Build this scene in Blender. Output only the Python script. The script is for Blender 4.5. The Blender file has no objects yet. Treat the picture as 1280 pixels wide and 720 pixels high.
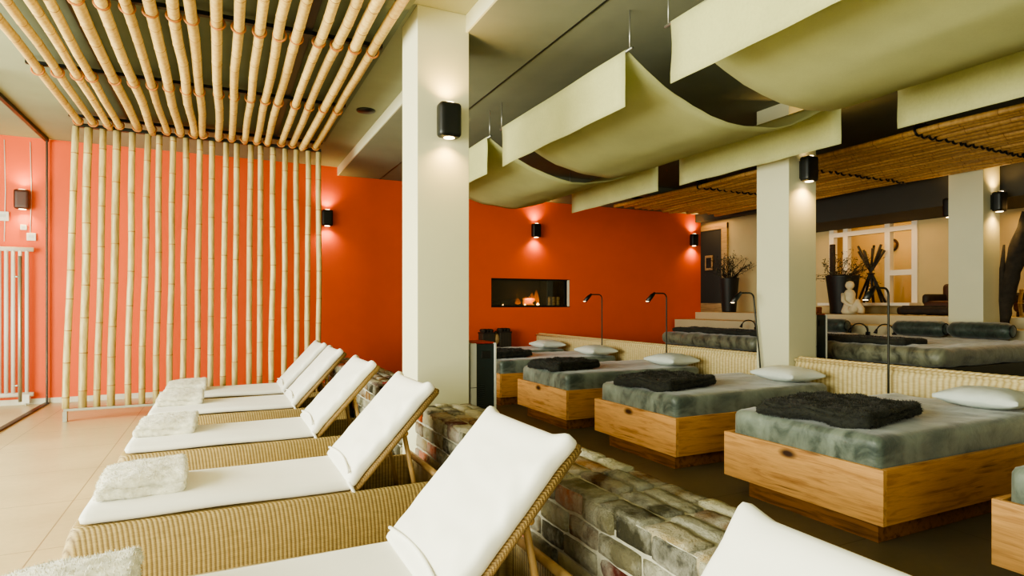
import bpy, bmesh, math, random
from mathutils import Vector, Matrix, noise
random.seed(7)
PI = math.pi
scene = bpy.context.scene
COL = scene.collection
H = 1.3

# ------------------------------------------------------------------ materials
def srgb(r, g, b):
    f = lambda c: (c/255/12.92) if c/255 <= .04045 else ((c/255+.055)/1.055)**2.4
    return (f(r), f(g), f(b), 1)

class NT:
    def __init__(s, name):
        s.m = bpy.data.materials.new(name); s.m.use_nodes = True
        s.t = s.m.node_tree; s.b = s.t.nodes['Principled BSDF']; s.out = s.t.nodes['Material Output']
        s.tc = None
    def n(s, typ, **kw):
        nd = s.t.nodes.new(typ)
        for k, v in kw.items():
            if k.startswith('_'): setattr(nd, k[1:], v)
            else: nd.inputs[k.replace('__', ' ')].default_value = v
        return nd
    def l(s, a, b): s.t.links.new(a, b)
    def coord(s, kind='Object'):
        if not s.tc: s.tc = s.n('ShaderNodeTexCoord')
        return s.tc.outputs[kind]
    def mapping(s, scale=(1,1,1), rot=(0,0,0), src=None):
        mp = s.n('ShaderNodeMapping'); mp.inputs['Scale'].default_value = scale; mp.inputs['Rotation'].default_value = rot
        s.l(src or s.coord(), mp.inputs['Vector']); return mp.outputs['Vector']
    def noise(s, scale, detail=4, rough=.55, vec=None, dist=0):
        nd = s.n('ShaderNodeTexNoise'); nd.inputs['Scale'].default_value = scale; nd.inputs['Detail'].default_value = detail
        nd.inputs['Roughness'].default_value = rough; nd.inputs['Distortion'].default_value = dist
        s.l(vec or s.coord(), nd.inputs['Vector']); return nd.outputs['Fac']
    def ramp(s, fac, stops):
        r = s.n('ShaderNodeValToRGB'); e = r.color_ramp.elements
        while len(e) < len(stops): e.new(.5)
        for el, (p, c) in zip(e, stops): el.position = p; el.color = c
        s.l(fac, r.inputs['Fac']); return r.outputs['Color']
    def mix(s, fac, a, b, mode='MIX'):
        m = s.n('ShaderNodeMix'); m.data_type = 'RGBA'; m.blend_type = mode
        for key, v in (('Factor', fac), ('A', a), ('B', b)):
            inp = [i for i in m.inputs if i.name == key and (i.type == 'VALUE' if key == 'Factor' else i.type == 'RGBA')][0]
            if hasattr(v, 'links'): s.l(v, inp)
            else: inp.default_value = v
        return [o for o in m.outputs if o.type == 'RGBA'][0]
    def math(s, op, a, b=None):
        m = s.n('ShaderNodeMath'); m.operation = op
        for i, v in enumerate((a, b)):
            if v is None: continue
            if hasattr(v, 'links'): s.l(v, m.inputs[i])
            else: m.inputs[i].default_value = v
        return m.outputs[0]
    def bump(s, h, strength=.3, dist=.01):
        b = s.n('ShaderNodeBump'); b.inputs['Strength'].default_value = strength; b.inputs['Distance'].default_value = dist
        s.l(h, b.inputs['Height']); s.l(b.outputs['Normal'], s.b.inputs['Normal'])
    def base(s, c):
        if hasattr(c, 'links'): s.l(c, s.b.inputs['Base Color'])
        else: s.b.inputs['Base Color'].default_value = c
    def set(s, rough=.6, metal=0, spec=None, sheen=None):
        s.b.inputs['Roughness'].default_value = rough; s.b.inputs['Metallic'].default_value = metal
        if spec is not None: s.b.inputs['Specular IOR Level'].default_value = spec
        if sheen is not None:
            s.b.inputs['Sheen Weight'].default_value = sheen
        return s.m

def dark(c, k): return (c[0]*k, c[1]*k, c[2]*k, 1)

def simple(name, c, rough=.6, metal=0, var=.12, scale=6, bump=0, bscale=60, spec=None, sheen=None):
    t = NT(name)
    t.base(t.ramp(t.noise(scale), [(.3, dark(c, 1-var)), (.7, dark(c, 1+var*.6))]))
    if bump: t.bump(t.noise(bscale, 3), bump, .004)
    return t.set(rough, metal, spec, sheen)

def emit(name, c, strength):
    m = bpy.data.materials.new(name); m.use_nodes = True
    b = m.node_tree.nodes['Principled BSDF']; b.inputs['Base Color'].default_value = c
    b.inputs['Emission Color'].default_value = c; b.inputs['Emission Strength'].default_value = strength
    return m

def mat_wicker(name, c1, c2, period=.0205):
    t = NT(name)
    sp = t.n('ShaderNodeSeparateXYZ'); t.l(t.coord(), sp.inputs[0])
    s = t.math('ADD', sp.outputs[0], sp.outputs[1])
    rib = t.math('SINE', t.math('MULTIPLY', s, 2*PI/period))
    rib = t.math('ADD', t.math('MULTIPLY', rib, .5), .5)
    strand = t.math('SINE', t.math('MULTIPLY', sp.outputs[2], 2*PI/.0065))
    strand = t.math('ADD', t.math('MULTIPLY', strand, .5), .5)
    var = t.noise(14, 3, vec=t.mapping((1, 1, 6)))
    col = t.mix(t.math('POWER', rib, .55), c2, c1)
    col = t.mix(t.math('MULTIPLY', strand, .34), col, dark(c2, .8))
    col = t.mix(.5, col, t.ramp(var, [(.3, (.62, .58, .5, 1)), (.7, (1.15, 1.12, 1.1, 1))]), 'MULTIPLY')
    t.base(col)
    t.bump(t.math('ADD', rib, t.math('MULTIPLY', strand, .5)), .4, .004)
    return t.set(.6)

def mat_oak(name, axis, c1, c2):
    t = NT(name)
    sc = {'x': (.9, 9, 9), 'y': (9, .9, 9)}[axis]
    v = t.mapping(sc)
    g = t.noise(3.0, 6, .6, v, .6)
    fine = t.noise(14, 4, .6, t.mapping({'x': (.6, 14, 14), 'y': (14, .6, 14)}[axis]))
    col = t.ramp(g, [(.28, dark(c2, .85)), (.5, c1), (.75, dark(c1, 1.15))])
    col = t.mix(.35, col, t.ramp(fine, [(.35, (.62, .55, .45, 1)), (.6, (1, 1, 1, 1))]), 'MULTIPLY')
    vo = t.n('ShaderNodeTexVoronoi'); vo.inputs['Scale'].default_value = 1.0
    t.l(t.mapping({'x': (1.5, 3.4, 3.4), 'y': (3.4, 1.5, 3.4)}[axis]), vo.inputs['Vector'])
    k = t.ramp(vo.outputs['Distance'], [(.07, (1, 1, 1, 1)), (.13, (0, 0, 0, 1))])
    col = t.mix(k, col, srgb(60, 34, 16))
    crack = t.ramp(t.noise(1.7, 2, .5, t.mapping({'x': (.8, 16, 16), 'y': (16, .8, 16)}[axis])), [(.70, (0, 0, 0, 1)), (.735, (1, 1, 1, 1))])
    col = t.mix(t.math('MULTIPLY', crack, .7), col, srgb(92, 54, 26))
    t.base(col); t.bump(g, .12, .004)
    return t.set(.5)

def mat_velvet(name, c1, c2, scale=3.0):
    t = NT(name)
    a = t.noise(scale, 6, .6, t.mapping((1, 2.2, 1.4)), .7)
    t.base(t.ramp(a, [(.34, c2), (.52, c1), (.72, dark(c1, 1.45))]))  # lighter streaks paint the velvet sheen into the colour
    t.bump(t.noise(scale*1.6, 5, .6, None, 1.0), .35, .02)
    return t.set(.42, 0, .4, .35)

def mat_bamboo(name, c1, c2):
    t = NT(name)
    g = t.noise(5, 4, .55, t.mapping((7, 7, 1)))
    v = t.noise(1.2, 2)
    col = t.ramp(g, [(.3, c2), (.6, c1), (.8, dark(c1, 1.1))])
    col = t.mix(.4, col, t.ramp(v, [(.3, (.72, .66, .55, 1)), (.65, (1.08, 1.06, 1, 1))]), 'MULTIPLY')
    oi = t.n('ShaderNodeObjectInfo')
    col = t.mix(.55, col, t.ramp(oi.outputs['Random'], [(0, (.62, .54, .43, 1)), (1, (1.08, 1.06, 1.02, 1))]), 'MULTIPLY')
    t.base(col); t.bump(g, .1, .003)
    return t.set(.42)

def mat_tile(name, c, grout, size, off=(0, 0), rough=.3):
    t = NT(name)
    sp = t.n('ShaderNodeSeparateXYZ'); t.l(t.coord(), sp.inputs[0])
    def line(o, sz, of):
        f = t.math('FRACT', t.math('DIVIDE', t.math('ADD', o, 100*sz-of), sz))
        d = t.math('ABSOLUTE', t.math('SUBTRACT', f, .5))
        return t.math('GREATER_THAN', d, .5-.0035/sz)
    ln = t.math('MAXIMUM', line(sp.outputs[0], size[0], off[0]), line(sp.outputs[1], size[1], off[1]))
    n1 = t.noise(1.6, 5); n2 = t.noise(22, 4)
    col = t.ramp(n1, [(.3, dark(c, .88)), (.7, dark(c, 1.07))])
    col = t.mix(.25, col, t.ramp(n2, [(.35, (.8, .8, .78, 1)), (.65, (1.06, 1.05, 1.03, 1))]), 'MULTIPLY')
    t.base(t.mix(ln, col, grout))
    t.bump(n2, .04, .002)
    return t.set(rough)

def mat_plaster(name, c, rough=.85, var=.05, bump=.12):
    t = NT(name)
    t.base(t.ramp(t.noise(2.2, 5), [(.3, dark(c, 1-var)), (.7, dark(c, 1+var))]))
    t.bump(t.noise(160, 3), bump, .002)
    return t.set(rough)

def mat_linen(name, c, transl=.35):
    t = NT(name)
    w = t.noise(60, 3, .6, t.mapping((1, 12, 12)))
    w2 = t.noise(60, 3, .6, t.mapping((12, 1, 1)))
    n = t.noise(1.8, 5)
    col = t.ramp(n, [(.3, dark(c, .9)), (.7, dark(c, 1.05))])
    col = t.mix(.3, col, t.ramp(t.math('MULTIPLY', t.math('ADD', w, w2), .5), [(.35, (.74, .74, .7, 1)), (.6, (1.06, 1.06, 1.05, 1))]), 'MULTIPLY')
    t.base(col); t.set(.9, 0, .1)
    t.bump(t.math('ADD', w, w2), .12, .003)
    tr = t.n('ShaderNodeBsdfTranslucent'); t.l(col, tr.inputs['Color'])
    mx = t.n('ShaderNodeMixShader'); mx.inputs[0].default_value = transl
    t.l(t.b.outputs[0], mx.inputs[1]); t.l(tr.outputs[0], mx.inputs[2]); t.l(mx.outputs[0], t.out.inputs['Surface'])
    return t.m

def mat_glass(name, tint=(1, 1, 1, 1), refl=.06):
    t = NT(name)
    tr = t.n('ShaderNodeBsdfTransparent'); tr.inputs['Color'].default_value = tint
    gl = t.n('ShaderNodeBsdfGlossy'); gl.inputs['Roughness'].default_value = .02
    mx = t.n('ShaderNodeMixShader'); mx.inputs[0].default_value = refl
    t.l(tr.outputs[0], mx.inputs[1]); t.l(gl.outputs[0], mx.inputs[2]); t.l(mx.outputs[0], t.out.inputs['Surface'])
    return t.m

def mat_brick():
    t = NT('weathered_brick')
    at = t.n('ShaderNodeAttribute'); at.attribute_name = 'tone'
    n1 = t.noise(16, 7, .68, None, 1.2); n2 = t.noise(5, 5, .6); n3 = t.noise(45, 5, .65)
    col = t.mix(.6, at.outputs['Color'], t.ramp(n1, [(.3, (.6, .57, .5, 1)), (.5, (1, 1, 1, 1)), (.7, (1.2, 1.18, 1.12, 1))]), 'MULTIPLY')
    lime = t.ramp(n2, [(.40, (0, 0, 0, 1)), (.58, (.7, .7, .7, 1))])
    col = t.mix(lime, col, srgb(196, 193, 174))
    soot = t.ramp(t.noise(9, 6, .65), [(.62, (0, 0, 0, 1)), (.76, (.5, .5, .5, 1))])
    col = t.mix(soot, col, srgb(58, 56, 46))
    t.base(col); t.bump(t.math('ADD', n1, t.math('MULTIPLY', n3, .8)), 1.0, .03)
    return t.set(.9)

M = {}
M['red'] = mat_plaster('orange_red_paint', srgb(236, 95, 44), .6, .03, .05)
M['white'] = mat_plaster('white_plaster', srgb(212, 210, 178), .8, .02)
M['ceil'] = mat_plaster('grey_ceiling_plaster', srgb(146, 150, 124), .9, .06, .5)
M['ceil2'] = mat_plaster('taupe_ceiling_plaster', srgb(128, 130, 110), .9, .06, .6)
M['darkceil'] = mat_plaster('dark_soffit_paint', srgb(62, 60, 54), .8, .06)
M['ledge'] = mat_plaster('ledge_plaster', srgb(196, 184, 150), .85, .04)
M['cream'] = mat_plaster('cream_plaster', srgb(196, 178, 132), .85, .04)
M['tile'] = mat_tile('beige_tile', srgb(208, 191, 150), srgb(150, 134, 104), (.9, .9), (-.883, .35), .32)
M['tile2'] = mat_tile('shaded_brown_tile', srgb(104, 97, 80), srgb(70, 60, 44), (.9, .9), (.2, .35), .35)  # darker copy of the floor tile, shade painted into its colour
M['base'] = simple('white_skirting', srgb(226, 218, 200), .5)
M['wicker'] = mat_wicker('honey_wicker', srgb(196, 172, 116), srgb(122, 98, 56))
M['wicker_fine'] = mat_wicker('fine_rattan_binding', srgb(176, 146, 92), srgb(110, 84, 46), .0085)
M['wicker_light'] = mat_wicker('pale_wicker', srgb(236, 222, 172), srgb(192, 168, 112), .045)
M['cotton'] = simple('white_cotton', srgb(240, 238, 228), .9, 0, .03, 5, .12, 9, sheen=.2)
M['fleece'] = simple('white_fleece', srgb(220, 216, 198), .95, 0, .26, 24, .6, 40, sheen=.4)  # mottling paints the shading of the crevices into the fleece colour
M['darkfur'] = simple('dark_green_fur', srgb(34, 35, 26), .85, 0, .6, 14, .6, 40, sheen=.06)
M['rattan'] = simple('rattan_pole', srgb(178, 142, 88), .45, 0, .2, 18, .1, 30)
M['oakx'] = mat_oak('oak_side_shaded', 'x', srgb(208, 152, 88), srgb(166, 108, 54))  # darker copy of the oak, shade of the side boards painted in
M['oaky'] = mat_oak('oak_front_lit', 'y', srgb(220, 166, 102), srgb(180, 122, 66))  # lighter copy of the oak, window light painted into its colour
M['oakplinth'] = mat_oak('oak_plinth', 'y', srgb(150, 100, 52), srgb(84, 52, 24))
M['velvet'] = mat_velvet('grey_green_velvet', srgb(112, 122, 110), srgb(62, 73, 65))
M['velvet_top'] = mat_velvet('mocha_velvet', srgb(104, 96, 78), srgb(62, 60, 50))
M['silver'] = mat_velvet('silver_velvet', srgb(106, 108, 90), srgb(52, 54, 44), 4)
M['pillow'] = simple('pale_pillow_cotton', srgb(218, 226, 220), .85, 0, .05, 9, .2, 12)
M['bolster'] = mat_velvet('slate_bolster', srgb(60, 72, 64), srgb(38, 46, 42), 6)
M['black'] = simple('black_metal', srgb(18, 20, 20), .4, 0, .1)
M['steel'] = simple('brushed_steel', srgb(170, 170, 160), .35, .8, .08)
M['darksteel'] = simple('dark_steel', srgb(56, 56, 48), .4, .5, .1)
M['bamboo'] = mat_bamboo('bamboo_cane', srgb(232, 206, 140), srgb(206, 168, 100))
M['bamboo_pale'] = mat_bamboo('pale_bamboo_cane', srgb(212, 198, 148), srgb(178, 156, 102))
M['bamboo_dark'] = mat_bamboo('amber_bamboo_cane', srgb(214, 172, 108), srgb(188, 144, 82))
M['node'] = simple('bamboo_node', srgb(160, 116, 64), .6)
M['rope'] = simple('orange_rope', srgb(176, 110, 54), .8, 0, .2, 60)
M['greenpanel'] = simple('dark_green_panel', srgb(108, 116, 96), .75, 0, .08)
M['linen'] = mat_linen('olive_linen', srgb(224, 224, 168))
M['glass'] = mat_glass('clear_glass', (.97, .985, .97, 1), .06)
M['smokeglass'] = mat_glass('smoky_glass', (.85, .85, .8, 1), .05)
M['radiator'] = simple('white_enamel', srgb(232, 228, 220), .35, 0, .03)
M['brick'] = mat_brick()
M['mortar'] = simple('pale_mortar', srgb(182, 178, 158), .95, 0, .3, 20, .5, 40)
M['firebox'] = simple('firebox_black', srgb(12, 11, 10), .7)
M['log'] = simple('split_log', srgb(168, 138, 92), .8, 0, .3, 25)
M['bark'] = simple('charred_bark', srgb(46, 38, 28), .9, 0, .5, 14, .8, 20)
def mat_flame():
    t = NT('flame')
    tr = t.n('ShaderNodeBsdfTransparent'); em = t.n('ShaderNodeEmission'); em.inputs['Color'].default_value = (1, .22, .03, 1); em.inputs['Strength'].default_value = 1.6
    sp = t.n('ShaderNodeSeparateXYZ'); t.l(t.coord('Generated'), sp.inputs[0])
    n = t.noise(9, 4, .6, t.mapping((1, 1, .3)))
    f = t.math('MULTIPLY', t.math('SUBTRACT', 1.0, sp.outputs[2]), t.math('MULTIPLY', n, .9))
    lw = t.n('ShaderNodeLayerWeight'); lw.inputs[0].default_value = .5
    f = t.math('MULTIPLY', f, t.math('SUBTRACT', 1.0, lw.outputs['Facing']))
    mx = t.n('ShaderNodeMixShader'); t.l(f, mx.inputs[0]); t.l(tr.outputs[0], mx.inputs[1]); t.l(em.outputs[0], mx.inputs[2]); t.l(mx.outputs[0], t.out.inputs['Surface'])
    return t.m
M['flame'] = mat_flame()
M['glowlog'] = emit('glowing_wood', (1.0, .3, .04, 1), .6)
M['ember'] = emit('flame_core', (1.0, .6, .2, 1), 6)
M['bulb'] = emit('lamp_lens', (1.0, .74, .42, 1), 9)
M['towerdark'] = simple('dark_teal_plastic', srgb(26, 40, 40), .4, 0, .2)
M['whiteplastic'] = simple('white_plastic', srgb(206, 208, 200), .4, 0, .03)
M['redcover_reflection'] = simple('red_cover_and_reflection', srgb(150, 36, 22), .35, 0, .05)  # booklet cover, also the painted reflection on the tower tops
M['pot'] = simple('black_planter', srgb(22, 22, 20), .5, 0, .1)
M['leaf'] = simple('dry_dark_leaf', srgb(62, 62, 40), .7, 0, .4, 10)
M['statue'] = simple('ivory_stone', srgb(214, 202, 168), .6, 0, .12, 12, .2, 30)
M['brownleather'] = simple('brown_leather', srgb(76, 46, 30), .5, 0, .2, 12, .3, 40)
M['darkwood'] = simple('dark_wood', srgb(44, 34, 26), .7, 0, .4, 16, .5, 30)
M['basket'] = mat_wicker('dark_weave', srgb(74, 66, 52), srgb(30, 28, 22), .03)
M['copper'] = simple('copper_brown_wood', srgb(140, 78, 40), .6, 0, .4, 14)
M['framewhite'] = simple('white_lacquer', srgb(234, 226, 206), .5, 0, .02)
M['lightoak'] = mat_oak('pale_oak', 'y', srgb(206, 170, 112), srgb(176, 138, 84))

# ------------------------------------------------------------------ mesh helpers
class MB:
    def __init__(s): s.bm = bmesh.new(); s.mi = 0
    def face(s, vs, smooth=True):
        try:
            f = s.bm.faces.new(vs); f.material_index = s.mi; f.smooth = smooth; return f
        except ValueError: return None
    def box(s, x0, x1, y0, y1, z0, z1, bev=0):
        vs = [s.bm.verts.new((x, y, z)) for z in (z0, z1) for y in (y0, y1) for x in (x0, x1)]
        fs = [s.face([vs[i] for i in q], False) for q in ((0,2,3,1), (4,5,7,6), (0,1,5,4), (2,6,7,3), (0,4,6,2), (1,3,7,5))]
        if bev:
            es = list({e for f in fs for e in f.edges})
            r = bmesh.ops.bevel(s.bm, geom=es, offset=bev, segments=2, affect='EDGES', profile=.5)
            for f in r['faces']: f.material_index = s.mi
        return s
    def soft(s, c, size, r, res=.04, fn=None, rot=None):
        """rounded box on a fine grid, optional displacement fn(p_local)->offset"""
        hx, hy, hz = (d/2 for d in size); r = min(r, hx, hy, hz)
        n = [max(2, int(math.ceil(d/res))) for d in size]
        cache = {}
        def vert(i, j, k):
            key = (i, j, k)
            if key in cache: return cache[key]
            p = Vector((-hx+2*hx*i/n[0], -hy+2*hy*j/n[1], -hz+2*hz*k/n[2]))
            q = Vector((max(-hx+r, min(hx-r, p.x)), max(-hy+r, min(hy-r, p.y)), max(-hz+r, min(hz-r, p.z))))
            d = p-q
            if d.length > 1e-9: p = q+d.normalized()*r
            if fn: p = p+Vector(fn(p))
            if rot: p = rot @ p
            v = s.bm.verts.new(p+Vector(c)); cache[key] = v; return v
        for i in range(n[0]):
            for j in range(n[1]):
                s.face([vert(i,j,0), vert(i,j+1,0), vert(i+1,j+1,0), vert(i+1,j,0)])
                s.face([vert(i,j,n[2]), vert(i+1,j,n[2]), vert(i+1,j+1,n[2]), vert(i,j+1,n[2])])
        for i in range(n[0]):
            for k in range(n[2]):
                s.face([vert(i,0,k), vert(i+1,0,k), vert(i+1,0,k+1), vert(i,0,k+1)])
                s.face([vert(i,n[1],k), vert(i,n[1],k+1), vert(i+1,n[1],k+1), vert(i+1,n[1],k)])
        for j in range(n[1]):
            for k in range(n[2]):
                s.face([vert(0,j,k), vert(0,j,k+1), vert(0,j+1,k+1), vert(0,j+1,k)])
                s.face([vert(n[0],j,k), vert(n[0],j+1,k), vert(n[0],j+1,k+1), vert(n[0],j,k+1)])
        return s
    def tube(s, pts, rad, seg=10, cap=True):
        pts = [Vector(p) for p in pts]; rings = []
        rs = rad if isinstance(rad, (list, tuple)) else [rad]*len(pts)
        up = None
        for i, p in enumerate(pts):
            d = (pts[min(i+1, len(pts)-1)]-pts[max(i-1, 0)]).normalized()
            if up is None: up = Vector((0,0,1)) if abs(d.z) < .9 else Vector((1,0,0))
            a = d.cross(up).normalized(); b = a.cross(d).normalized(); up = b
            rings.append([s.bm.verts.new(p+(a*math.cos(2*PI*k/seg)+b*math.sin(2*PI*k/seg))*rs[i]) for k in range(seg)])
        for r0, r1 in zip(rings, rings[1:]):
            for k in range(seg): s.face([r0[k], r0[(k+1)%seg], r1[(k+1)%seg], r1[k]])
        if cap:
            s.face(rings[0][::-1]); s.face(rings[-1])
        return s
    def torus(s, c, axis, R, r, seg=14, sub=6):
        c = Vector(c); z = Vector(axis).normalized()
        x = z.cross(Vector((0,0,1)) if abs(z.z) < .9 else Vector((1,0,0))).normalized(); y = z.cross(x)
        g = [[s.bm.verts.new(c+(x*math.cos(2*PI*i/seg)+y*math.sin(2*PI*i/seg))*(R+r*math.cos(2*PI*j/sub))+z*r*math.sin(2*PI*j/sub)) for j in range(sub)] for i in range(seg)]
        for i in range(seg):
            for j in range(sub): s.face([g[i][j], g[(i+1)%seg][j], g[(i+1)%seg][(j+1)%sub], g[i][(j+1)%sub]])
        return s
    def lathe(s, prof, c=(0,0,0), seg=20, sx=1, sy=1):
        c = Vector(c)
        rings = [[s.bm.verts.new(c+Vector((r*sx*math.cos(2*PI*k/seg), r*sy*math.sin(2*PI*k/seg), z))) for k in range(seg)] for r, z in prof]
        for r0, r1 in zip(rings, rings[1:]):
            for k in range(seg): s.face([r0[k], r0[(k+1)%seg], r1[(k+1)%seg], r1[k]])
        s.face(rings[0][::-1]); s.face(rings[-1])
        return s
    def tuft(s, p, n, ln, w):
        t = Vector((random.gauss(0,1), random.gauss(0,1), random.gauss(0,1)))
        d = (n+t*.45).normalized()*ln; a = n.cross(t).normalized()*w
        s.face([s.bm.verts.new(p-a), s.bm.verts.new(p+a), s.bm.verts.new(p+d)])
    def fur(s, count, ln, w):
        s.bm.normal_update()
        fs = list(s.bm.faces); ar = [f.calc_area() for f in fs]
        for f in random.choices(fs, ar, k=count):
            vs = [v.co for v in f.verts]; a, b = random.random(), random.random()
            p = vs[0].lerp(vs[1], a).lerp(vs[min(3, len(vs)-1)].lerp(vs[2], a), b)
            s.tuft(p, f.normal.copy(), ln*random.uniform(.5, 1.2), w)
        return s
    def build(s, name, mats, parent=None, loc=None, rotz=0):
        me = bpy.data.meshes.new(name); s.bm.normal_update(); s.bm.to_mesh(me); s.bm.free()
        for m in (mats if isinstance(mats, (list, tuple)) else [mats]): me.materials.append(m)
        o = bpy.data.objects.new(name, me); COL.objects.link(o)
        if parent: o.parent = parent
        if loc: o.location = loc
        if rotz: o.rotation_euler.z = rotz
        return o

def tag(o, label, cat=None, group=None, kind=None):
    if label: o['label'] = label
    if cat: o['category'] = cat
    if group: o['group'] = group
    if kind: o['kind'] = kind
    return o
def thing(name, label, cat, loc=(0,0,0), group=None, rotz=0):
    o = bpy.data.objects.new(name, None); COL.objects.link(o); o.empty_display_size = .1
    o.location = loc; o.rotation_euler.z = rotz
    return tag(o, label, cat, group)
def struct(o, label=None): o['kind'] = 'structure'; tag(o, label); return o
def copy_tree(o, parent=None):
    c = o.copy(); COL.objects.link(c)
    if parent: c.parent = parent
    for ch in list(o.children): copy_tree(ch, c)
    return c
def nz(p, f, a, seed=0):
    v = noise.noise_vector(Vector(p)*f+Vector((seed*7.3, seed*3.1, seed*1.7)))
    return Vector(v)*a

# ------------------------------------------------------------------ room shell
YW = 9.75; ZC = 3.46; ZB = 3.33
m = MB()
FX0, FX1, FZ0, FZ1 = 4.30, 5.92, 1.24, 1.76
m.box(-5.5, FX0, YW, YW+.5, 0, 3.6); m.box(FX1, 9.15, YW, YW+.5, 0, 3.6)
m.box(FX0, FX1, YW, YW+.5, 0, FZ0); m.box(FX0, FX1, YW, YW+.5, FZ1, 3.6)
struct(m.build('wall_back', M['red']), 'orange red painted back wall')
struct(MB().box(-5.5, 9.15, YW-.015, YW, 0, .07).build('baseboard_back', M['base']), 'white skirting along the orange red wall')
struct(MB().box(-5.5, 1.45, -4, YW, -.1, 0).build('floor', M['tile']), 'pale beige tiled floor beside the loungers')
struct(MB().box(1.45, 12.5, -4, 12, -.1, 0).build('floor.001', M['tile2']), 'tiled floor under the beds, shade painted in as darker brown')
struct(MB().box(-5.5, 1.66, -4, YW, ZC, ZC+.2).build('ceiling', M['ceil']), 'pale grey ceiling over the loungers')
struct(MB().box(1.66, 12.5, -4, 12, ZB, ZC+.2).build('ceiling.001', M['ceil2']), 'lower taupe ceiling over the beds')
struct(MB().box(3.7, 9.15, 8.3, YW, 3.185, ZB).build('trim_1', M['ceil2']), 'ceiling step in front of the back wall')
struct(MB().box(2.31, 2.325, -4, YW, ZB-.004, ZB+.001).build('trim_2', M['black']), 'thin black groove in the taupe ceiling')
struct(MB().box(1.645, 1.66, -4, YW, ZB, ZC).build('trim_3', M['white']), 'pale edge of the ceiling step')
# wall far right behind (upper room)
XF = 10.2
m = MB()
WY0, WY1, WZ0, WZ1 = 5.93, 7.5, 1.32, 2.78
m.box(XF, XF+.15, -4, WY0, 0, 3.4); m.box(XF, XF+.15, WY1, 12, 0, 3.4)
m.box(XF, XF+.15, WY0, WY1, 0, WZ0); m.box(XF, XF+.15, WY0, WY1, WZ1, 3.4)
struct(m.build('wall_right', M['cream']), 'cream far wall of the raised room')
struct(MB().box(XF+1.6, XF+1.75, 3, 12, 0, 3.4).build('wall_right.001', M['cream']), 'warm lit cream wall seen through the interior window')
struct(MB().box(9.15, 12.5, 11.8, 12, 0, 3.4).build('wall_back.001', M['cream']), 'cream wall at the end of the passage')
struct(MB().box(-5.5, 12.5, -4.2, -4, 0, 3.6).build('wall_front', M['white']), 'white wall behind the viewer')
struct(MB().box(9.0, 9.2, -4, 8.0, 2.66, ZB).build('trim_4', M['darkceil']), 'dark bulkhead over the raised room')
struct(MB().box(9.0, 9.2, 8.0, 12, 3.02, ZB).build('trim_5', M['darkceil']), 'dark lintel over the passage')
struct(MB().box(9.2, XF, -4, 8.0, 2.66, 2.76).build('ceiling.002', M['darkceil']), 'dark lowered ceiling over the raised room')
# white low wall / steps
m = MB(); m.box(8.4, 9.0, -4, 9.7, 0, .99, .006); m.box(9.0, XF, -4, 11.7, 0, 1.13, .006)
struct(m.build('wall_ledge', M['ledge']), 'white stepped ledge behind the second row of beds')
struct(MB().box(5.3, 8.4, -4, 9.7, 0, .2).build('floor_platform', M['tile2']), 'raised floor behind the rattan headboards')

# columns
for (x, w, lab) in ((1.27, .4, 'white square column rising from the brick wall'), (5.09, .4, 'white square column at the headboards'), (8.55, .38, 'white square column on the white ledge')):
    z0 = 0 if x < 8 else .99
    c = MB().box(x, x+w, 4.2, 4.6, z0, ZC if x < 2 else ZB, .004).build('column', M['white'])
    struct(c, lab)

# glazing at left
w = struct(bpy.data.objects.new('window_1', None), 'floor to ceiling glass wall at the left edge'); COL.objects.link(w)
MB().box(-2.056, -2.044, 7.05, 9.66, .03, 3.42).build('pane', M['glass'], w)
f = MB(); f.box(-2.06, -2.04, 9.68, 9.71, 0, ZC); f.box(-2.07, -2.03, -4, 9.7, ZC-.045, ZC-.002); f.box(-2.07, -2.03, 7.0, 7.05, 0, ZC); f.box(-2.075, -2.025, -4, 9.7, 0.0, .02)
f.box(-2.07, -2.03, 2.6, 2.65, 0, ZC); f.box(-2.07, -2.03, -1.8, -1.75, 0, ZC)
f.build('window_frame', M['darksteel'], w)
hd = MB(); hd.tube([(-2.0, 8.33, .22), (-2.0, 8.33, 1.83)], .017); hd.tube([(-2.0, 8.33, .4), (-2.05, 8.33, .4)], .01); hd.tube([(-2.0, 8.33, 1.6), (-2.05, 8.33, 1.6)], .01)
hd.build('handle', M['steel'], w)

# radiator beyond the glass
t = thing('radiator', 'tall white tubular radiator on the orange wall at the left edge', 'radiator', (-2.6, YW-.09, 0))
for i in range(11):
    x = -.35+i*.07
    MB().tube([(x, 0, .16), (x, 0, 2.0)], .022, 10).build('tube', M['radiator'], t)
for z in (2.0, .14): MB().tube([(-.4, 0, z), (.42, 0, z)], .03).build('manifold', M['radiator'], t)
MB().box(.3, .38, -.03, .06, .03, .14).tube([(.34, 0, 0), (.34, 0, .16)], .012).build('valve', M['radiator'], t)
for x, z0, z1, lab in ((-2.235, 2.2, 3.4, 'thin white cable hanging on the wall right of the radiator'), (-2.5, 2.1, 3.4, 'thin white cable above the radiator')):
    tag(MB().tube([(x, YW-.006, z0), (x+.012, YW-.006, (z0+z1)/2), (x, YW-.006, z1)], .006, 6).build('cable', M['radiator']), lab, 'cable')
for x, z, s_, lab in ((-2.22, 2.17, .05, 'small white control box just above the radiator end'), (-2.30, 2.29, .035, 'small white wall sensor, middle of the three boxes'), (-2.51, 2.42, .06, 'white wall box at the very left edge, highest of three')):
    t = thing('control_box', lab, 'control box', (x, YW-.001, z), 'small boxes by the radiator')
    MB().box(-s_, s_, -.03, 0, -s_, s_, .006).build('housing', M['radiator'], t)
    MB().box(-s_*.5, s_*.5, -.034, -.03, -s_*.2, s_*.4).build('cover', M['whiteplastic'], t)

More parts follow.
